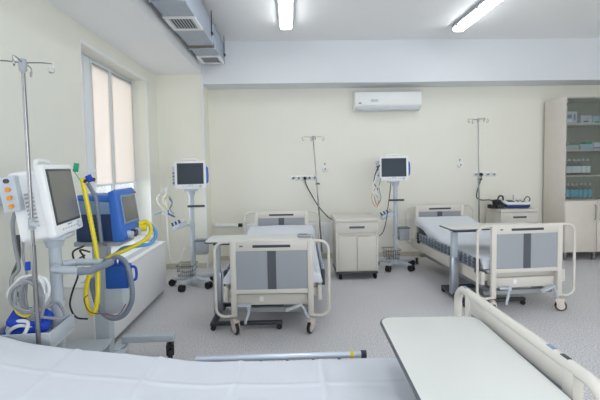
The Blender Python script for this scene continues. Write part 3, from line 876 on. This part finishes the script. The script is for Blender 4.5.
SL = Matrix.Translation((.0095, 0, .205)) @ Matrix.Rotation(math.radians(-7.4), 4, 'Y')
b = nb(); box(b, -.004, .006, -.125, .125, -.095, .11, .003, SL); obj('screen_bezel', b, 'steelblue', t)
b = nb(); box(b, .003, .009, -.11, .11, -.08, .095, .001, SL); obj('screen', b, 'screen_grey', t)
for y, m_ in ((-.1, 'lgrey'), (-.03, 'charcoal'), (.04, 'lgrey')):
    b = nb(); tube(b, [(.03, y, .04), (.065, y, .035)], .026, seg=14); obj('port', b, m_, t)
bx('alarm_lamp', 'red', t, -.008, .002, .135, .15, .31, .325, bev=.003)
b = nb(); tube(b, [(.03, .11, .05), (.08, .12, .05)], .028, seg=14); obj('exhale_valve', b, 'yellow', t)

def hose(name, label, m, pts, r, cat='hose', group='breathing circuit hoses', ripple=True):
    b = nb()
    P = smooth_path(pts, 14)
    tube(b, P, r, seg=10, rfun=(lambda q, n=len(P): 1 + .09*math.cos(q*(n-1)*PI)) if ripple else None)
    return tag(obj(name, b, m), label, cat, group)
hose('breathing_hose', 'yellow breathing hose standing upright beside the large monitor and looping down', 'yellow',
     [(-1.421, 2.720, 1.597), (-1.400, 2.720, 1.458), (-1.374, 2.720, 1.291), (-1.338, 2.700, 1.099), (-1.324, 2.680, 0.895), (-1.328, 2.660, 0.742), (-1.358, 2.660, 0.666), (-1.390, 2.660, 0.709), (-1.398, 2.660, 0.820), (-1.373, 2.660, 0.930), (-1.343, 2.700, 0.995)], .0155)
hose('breathing_hose', 'yellow breathing hose looping from the ventilator front over the radiator', 'yellow',
     [(-1.216, 3.140, 1.210), (-1.174, 3.200, 1.217), (-1.135, 3.200, 1.158), (-1.161, 3.150, 1.086), (-1.229, 3.000, 1.047), (-1.313, 2.880, 1.015), (-1.342, 2.740, 0.992)], .016)
hose('breathing_hose', 'light blue breathing hose looping below the ventilator', 'sky',
     [(-1.223, 3.200, 1.185), (-1.172, 3.260, 1.191), (-1.124, 3.280, 1.111), (-1.147, 3.220, 1.039), (-1.215, 3.120, 1.037), (-1.283, 3.020, 1.043), (-1.321, 2.980, 1.014)], .015)
hose('breathing_hose', 'grey corrugated hose hanging in a loop around the blue canister', 'hose',
     [(-1.411, 2.620, 0.963), (-1.331, 2.660, 0.977), (-1.270, 2.720, 1.009), (-1.215, 2.740, 1.038), (-1.155, 2.740, 0.994), (-1.125, 2.740, 0.872), (-1.124, 2.740, 0.729), (-1.184, 2.740, 0.623), (-1.275, 2.740, 0.604), (-1.365, 2.760, 0.671), (-1.412, 2.780, 0.795), (-1.415, 2.780, 0.882)], .0175)
t = thing('blue_canister', 'deep blue canister hanging under the ventilator by the grey hose', 'canister', (-1.235, 2.815, .80))
b = nb(); box(b, -.085, .075, -.045, .045, 0, .17, .012); obj('canister_body', b, mat('cobalt_blue_plastic', (28, 84, 168), .45), t)
b = nb(); tube(b, [(-.04, 0, .165), (-.04, 0, .21)], .022, seg=12); tube(b, [(.02, 0, .165), (.02, 0, .205)], .022, seg=12); obj('canister_cap', b, 'cuffblue', t)
tb('canister_handle', 'cuffblue', t, [(.07, 0, .15), (.115, 0, .14), (.115, 0, .06), (.07, 0, .05)], .010, smooth=4)
leads('black and red thin cables looping beneath the ventilator cart', [
    ('cable', 'black', .006, [(-1.373, 2.620, 1.084), (-1.423, 2.600, 1.043), (-1.414, 2.600, 0.955), (-1.452, 2.600, 0.855), (-1.476, 2.600, 0.754), (-1.440, 2.600, 0.671), (-1.373, 2.620, 0.648)]),
    ('cable', 'black', .006, [(-1.366, 2.600, 1.149), (-1.428, 2.580, 1.115), (-1.412, 2.580, 1.048), (-1.359, 2.580, 1.073), (-1.372, 2.560, 1.131), (-1.329, 2.600, 1.108)]),
    ('cable', 'darkred', .0035, [(-1.365, 2.620, 0.812), (-1.383, 2.600, 0.785), (-1.347, 2.600, 0.703), (-1.274, 2.640, 0.671), (-1.199, 2.680, 0.647), (-1.150, 2.700, 0.715)]),
], group='cables under the ventilator')
t = thing('hose_clip', 'blue hose connector at the top of the upright yellow hose', 'connector', (-1.381, 2.720, 1.582))
b = nb(); tube(b, [(-.04, 0, -.02), (.01, 0, .01), (.045, 0, .0)], .013, seg=8); obj('clip_arm', b, 'charcoal', t)
b = nb(); tube(b, [(.0, 0, .03), (.02, 0, -.01)], .02, seg=10); obj('clip_collar', b, 'cuffblue', t)
b = nb(); box(b, -.11, -.075, -.006, .006, .04, .10, .004, Matrix.Rotation(.2, 4, 'Y')); tube(b, [(-.09, 0, .06), (-.04, 0, -.02)], .003, seg=6); obj('green_tag', b, 'green', t)

# ================================================================== infusion poles
def iv_pole(label, base, top, r, arm, knob=None, foot=0, ang=0.3):
    B = Vector(base); T = Vector(top)
    t = thing('infusion_pole', label, 'pole', base, 0, 'infusion poles')
    d = T - B
    b = nb(); cyl(b, (0, 0, 0), d*.5, r*1.25, seg=14); cyl(b, d*.48, d, r, seg=14); obj('pole', b, 'steel', t)
    b = nb(); lathe(b, [(r, -.05), (r*1.9, -.04), (r*2.2, 0), (r*1.6, .02), (r*.5, .022)], d, 14); obj('hub', b, 'mgrey', t)
    for k in range(4):
        a = ang + k*PI/2; u = Vector((math.cos(a), math.sin(a), 0)); w = Vector((0, 0, 1))
        pts = [d, d + u*arm*.55 + w*.006, d + u*arm*.95 + w*.005, d + u*arm - w*.02]
        b = nb(); tube(b, pts, r*.38, seg=8)
        rr = arm*.09; c = d + u*(arm-rr) - w*(.02+rr*.9)
        tube(b, [c + u*rr*math.cos(q) + w*rr*math.sin(q) for q in [math.radians(v) for v in range(60, -230, -24)]], r*.36, seg=8)
        obj('hook', b, 'steel', t)
    if knob:
        kp = d*knob
        b = nb(); cyl(b, kp - Vector((0, 0, .03)), kp + Vector((0, 0, .03)), r*1.7, seg=14); k_ = obj('clamp_collar', b, 'mgrey', t)
        b = nb(); tube(b, [kp, kp + Vector((r*2, -.02, 0)), kp + Vector((r*4.5, -.03, 0))], r*1.3, seg=10); obj('clamp_knob', b, 'charcoal' if top[1] > 3 else 'lgrey', k_)
    return t
iv_pole('tall infusion pole standing at the nearest bed, by the large monitor', (-1.365, 2.098, .30), (-1.372, 2.098, 2.215), .0095, .14, .56)
iv_pole('thin infusion pole leaning at the head of the first bed', (.49, 5.97, .30), (.38, 5.99, 2.08), .010, .17, .60, ang=.15)
iv_pole('thin infusion pole at the head of the second bed, over the cabinet', (3.17, 6.395, .30), (3.14, 6.40, 2.36), .010, .18, .52, ang=.1)
for lab, p, q in (('clamp holding the first leaning infusion pole to the headboard', (.42, 5.885, .40), (.49, 5.965, .40)),):
    pass

# ================================================================== wall fittings
def sockets(label, x0, x1, z, n):
    t = thing('socket_strip', label, 'socket', ((x0+x1)/2, YB, z), 0, 'wall socket strips')
    w = (x1-x0)/n
    for k in range(n):
        cx = x0 + (k+.5)*w - (x0+x1)/2
        f = bx('socket_plate', 'white', t, cx-w/2+.002, cx+w/2-.002, -.012, 0, -.042, .042, bev=.003)
        b = nb(); lathe(b, [(.026, 0), (.026, .004), (.022, .004), (.02, -.0)], (cx, -.012, 0), 18, Matrix.Rotation(PI/2, 4, 'X')); obj('socket_insert', b, 'white', f)
    return t
sockets('cream wall socket strip with a black plug, above the first bed', .03, .50, 1.43, 5)
sockets('wall socket strip behind the infusion pole of the second bed', 3.27, 3.70, 1.435, 4)
def plug(label, p, pts, group):
    t = thing('plug_cable', label, 'cable', p, 0, group)
    b = nb(); tube(b, [(0, .0, 0), (0, -.04, 0), (0, -.055, -.01)], .026, seg=12); obj('plug', b, 'black', t)
    tb('cable', 'charcoal', t, [Vector(q)-Vector(p) for q in pts], .010, smooth=6)
plug('black plug and cable running down to the bedside cabinet', (.28, YB-.014, 1.43), [(.28, 6.79, 1.42), (0.293, 6.760, 1.328), (0.377, 6.740, 1.154), (0.511, 6.720, 0.927), (0.663, 6.700, 0.752), (0.788, 6.600, 0.642), (0.804, 6.500, 0.215)], 'power cables on the back wall')
plug('black cable curving from the wall down to the navy machine', (3.40, YB-.014, 1.44), [(3.40, 6.79, 1.43), (3.357, 6.760, 1.305), (3.285, 6.720, 1.133), (3.266, 6.680, 1.032), (3.325, 6.620, 1.001), (3.428, 6.550, 1.005), (3.523, 6.500, 0.974)], 'power cables on the back wall')
for lab, p in (('round gas outlet on the wall right above the first radiator', (.635, YB, 1.58)), ('round gas outlet on the wall by the second bed', (3.035, YB, 1.61))):
    t = thing('gas_outlet', lab, 'gas outlet', p, 0, 'round gas outlets')
    b = nb(); lathe(b, [(.05, 0), (.05, .015), (.036, .03), (.034, .045), (.012, .046)], (0, 0, 0), 24, Matrix.Rotation(PI/2, 4, 'X')); obj('outlet_ring', b, 'white', t)
    b = nb(); lathe(b, [(.013, .04), (.013, .05), (.004, .051)], (0, 0, 0), 14, Matrix.Rotation(PI/2, 4, 'X')); obj('outlet_core', b, 'charcoal', t)
    bx('outlet_tag', 'duct_seam', t, -.009, .009, -.006, 0, .075, .11, bev=.002)

# ================================================================== machine on the second bedside cabinet
t = thing('tabletop_machine', 'white and navy medical machine on the cabinet beside the second bed', 'machine', (3.75, 6.36, .918), math.radians(-6))
t.rotation_euler = (math.radians(9), 0, math.radians(-6))
b = nb(); prism(b, rrect(-.20, .20, -.14, .14, .07), 0, .06, .012); obj('lower_shell', b, mat('navy_blue_shell', (30, 52, 112), .4), t)
b = nb(); prism(b, rrect(-.205, .205, -.145, .145, .075), .055, .085, .014, Matrix.Rotation(math.radians(1), 4, 'X')); obj('upper_shell', b, 'white', t)
for x, y in ((.02, -.05), (.08, -.06), (.13, -.02), (.03, .02), (.09, .03)): bx('key', 'charcoal', t, x-.02, x+.02, y-.015, y+.015, .083, .092, bev=.003)
bx('display', 'screen', t, -.14, -.03, -.07, .06, .083, .09, bev=.002)
b = nb(); tube(b, [(.0, .08, .08), (.0, .085, .17)], .009, seg=8); obj('antenna', b, 'mgrey', t)
tb('cord', 'charcoal', t, [(.16, .05, .08), (.22, .08, .14), (.26, .06, .1), (.25, .1, .02)], .008, smooth=5)
t = thing('paddle_holder', 'black paddles piled beside the white and navy machine', 'paddles', (3.455, 6.33, .887))
for k, (x, y, z, a) in enumerate(((-.105, 0, .035, .2), (.015, -.02, .035, -.2), (-.02, .02, .107, .5))):
    b = nb(); box(b, -.058, .058, -.05, .05, -.035, .035, .012, Matrix.Translation((x, y, z)) @ Matrix.Rotation(a, 4, 'Z')); obj('paddle', b, 'black', t)
tb('cord', 'charcoal', t, [(.0, .04, .12), (.03, .03, .20), (.08, .02, .19), (.09, .02, .13)], .014, smooth=5)

# ================================================================== glass cabinet
CX0, CX1, CY0, CY1 = 4.52, 5.60, 6.245, 6.795
t = thing('medicine_cabinet', 'tall pale wooden cabinet with glass doors above', 'cabinet', (CX0, CY0, 0))
Wc, Dc = CX1-CX0, CY1-CY0
b = nb()
box(b, 0, .025, .02, Dc, .135, 2.69, .002); box(b, Wc-.025, Wc, .02, Dc, .135, 2.69, .002)
box(b, .025, Wc-.025, .02, Dc, 2.665, 2.69, .002); box(b, .025, Wc-.025, .02, Dc, .135, .165); box(b, .025, Wc-.025, .02, Dc, .98, 1.01)
box(b, Wc/2-.012, Wc/2+.012, .04, Dc-.012, .165, .98)
obj('carcass', b, 'birch', t)
bx('back_panel', mat('shade_grey_back_panel', (158, 158, 148), .6), t, .025, Wc-.025, Dc-.012, Dc, .165, 2.665)  # grey colour carries the shade inside the cabinet
for z in (1.41, 1.835, 2.26): bx('shelf', 'cream2', t, .025, Wc-.025, .05, Dc-.014, z-.024, z)
for k in range(2):
    x0 = .005 + k*(Wc/2); x1 = x0 + Wc/2 - .01
    g = nb(); box(g, x0, x1, .008, .014, .995, 2.68); g = obj('glass_door', g, 'cabglass', t, False)
    for z in (1.1, 1.92, 2.57):
        s = nb(); xx = x0+.018 if k == 0 else x1-.018
        tube(s, [(xx, .012, z), (xx, -.004, z)], .02, seg=14); obj('glass_hinge', s, 'steel', g)
    d = bx('lower_door', 'birch', t, x0, x1, 0, .018, .14, .985, bev=.002)
    h = nb(); xx = x1-.04 if k == 0 else x0+.04
    tube(h, [(xx, .0, .92), (xx, -.028, .90), (xx, -.03, .80), (xx, -.028, .70), (xx, 0, .68)], .007, smooth=4); obj('door_handle', h, 'steel', d)
for x in (.05, Wc-.05, Wc/2):
    for y in (.06, Dc-.06):
        b = nb(); cyl(b, (x, y, 0), (x, y, .137), .026, .03, 16); obj('leg', b, 'steel', t)

def bottle(label, loc, body, lab, cap, h=.20, r=.032):
    t = thing('bottle', label, 'bottle', loc, 0, 'glass bottles in the cabinet')
    b = nb(); lathe(b, [(r*.9, 0), (r, .006), (r, h*.62), (r*.85, h*.7), (r*.42, h*.78), (r*.42, h*.88)], seg=14); obj('bottle_body', b, body, t)
    b = nb(); lathe(b, [(r*1.02, h*.14), (r*1.02, h*.56)], seg=14); obj('bottle_label', b, lab, t)
    b = nb(); lathe(b, [(r*.5, h*.86), (r*.5, h), (r*.4, h*1.01)], seg=12); obj('bottle_cap', b, cap, t)
    return t
R3z, R4z = 1.412, 1.012
bA = bottle('white-labelled glass bottle in the front row on the third cabinet shelf', (4.60, 6.40, R3z), 'bottleglass', 'labelwhite', 'lgrey', .265, .037)
bA['group'] = 'white-labelled bottles on the third shelf'
for k in range(1, 6): dup(bA, (4.60+k*.082, 6.40+.006*(k % 2), R3z), k*.4, bA['label'], bA['group'])
bB = dup(bA, (4.63, 6.55, R3z), 0, 'white-labelled glass bottle in the rear row on the third cabinet shelf', 'white-labelled bottles at the back of the third shelf')
for k in range(1, 5): dup(bB, (4.63+k*.085, 6.55, R3z), k, bB['label'], bB['group'])
bC = bottle('blue-labelled glass bottle in the front row on the lowest glazed shelf', (4.585, 6.38, R4z), 'bottleglass', 'liquid', 'lgrey', .26, .035)
bC['group'] = 'blue-labelled bottles on the lowest glazed shelf'
for k in range(1, 7): dup(bC, (4.585+k*.074, 6.38+.006*(k % 2), R4z), k*.4, bC['label'], bC['group'])
bD = dup(bC, (4.60, 6.53, R4z), 0, 'blue-labelled glass bottle in the rear row on the lowest glazed shelf', 'blue-labelled bottles at the back of the lowest glazed shelf')
for k in range(1, 6): dup(bD, (4.60+k*.08, 6.53, R4z), k, bD['label'], bD['group'])
def carton(name, label, x0, x1, y0, y1, z0, h, m, extra=()):
    t = thing(name, label, 'box', ((x0+x1)/2, (y0+y1)/2, z0), 0)
    w, d = (x1-x0)/2, (y1-y0)/2
    bx('box_body', m, t, -w, w, -d, d, 0, h, bev=.004)
    for nm, mm, a, c, e, f in extra: bx(nm, mm, t, -w+a*2*w, -w+c*2*w, -d-.002, -d+.001, e*h, f*h)
    return t
carton('carton', 'lavender white carton on the top shelf of the cabinet', 4.57, 4.78, 6.36, 6.6, 2.262, .20, 'carton', [('printed_panel', 'steelblue', .72, .86, .3, .8), ('printed_panel', 'labelwhite', .1, .6, .15, .35), ('printed_panel', 'steelblue', .2, .55, .45, .75)])
carton('carton', 'white carton with a blue band on the top shelf', 4.84, 5.03, 6.36, 6.55, 2.262, .135, 'carton', [('printed_band', 'blue', .25, .7, .15, .35), ('printed_band', 'orange', .45, .7, .5, .62)])
carton('carton', 'small pale carton with green corner at the end of the top shelf', 5.05, 5.2, 6.36, 6.55, 2.262, .12, 'cartonblue', [('printed_band', 'green', .2, .7, .1, .3)])
t = carton('clear_tray', 'low grey plastic tray with a green strip on the second shelf', 4.58, 4.82, 6.36, 6.58, 1.837, .075, 'lgrey'); bx('tray_strip', 'green', t, -.02, .09, -.1, -.06, .075, .09, bev=.002)
t = carton('carton', 'pale blue carton with a green pack on top, second shelf', 4.845, 5.06, 6.36, 6.58, 1.837, .085, 'cartonblue'); bx('green_pack', 'green', t, -.02, .10, -.1, .0, .085, .125, bev=.003)
carton('carton', 'pale carton with a blue edge at the end of the second shelf', 5.075, 5.25, 6.36, 6.58, 1.837, .11, 'carton', [('printed_band', 'blue', 0, .8, .1, .3)])
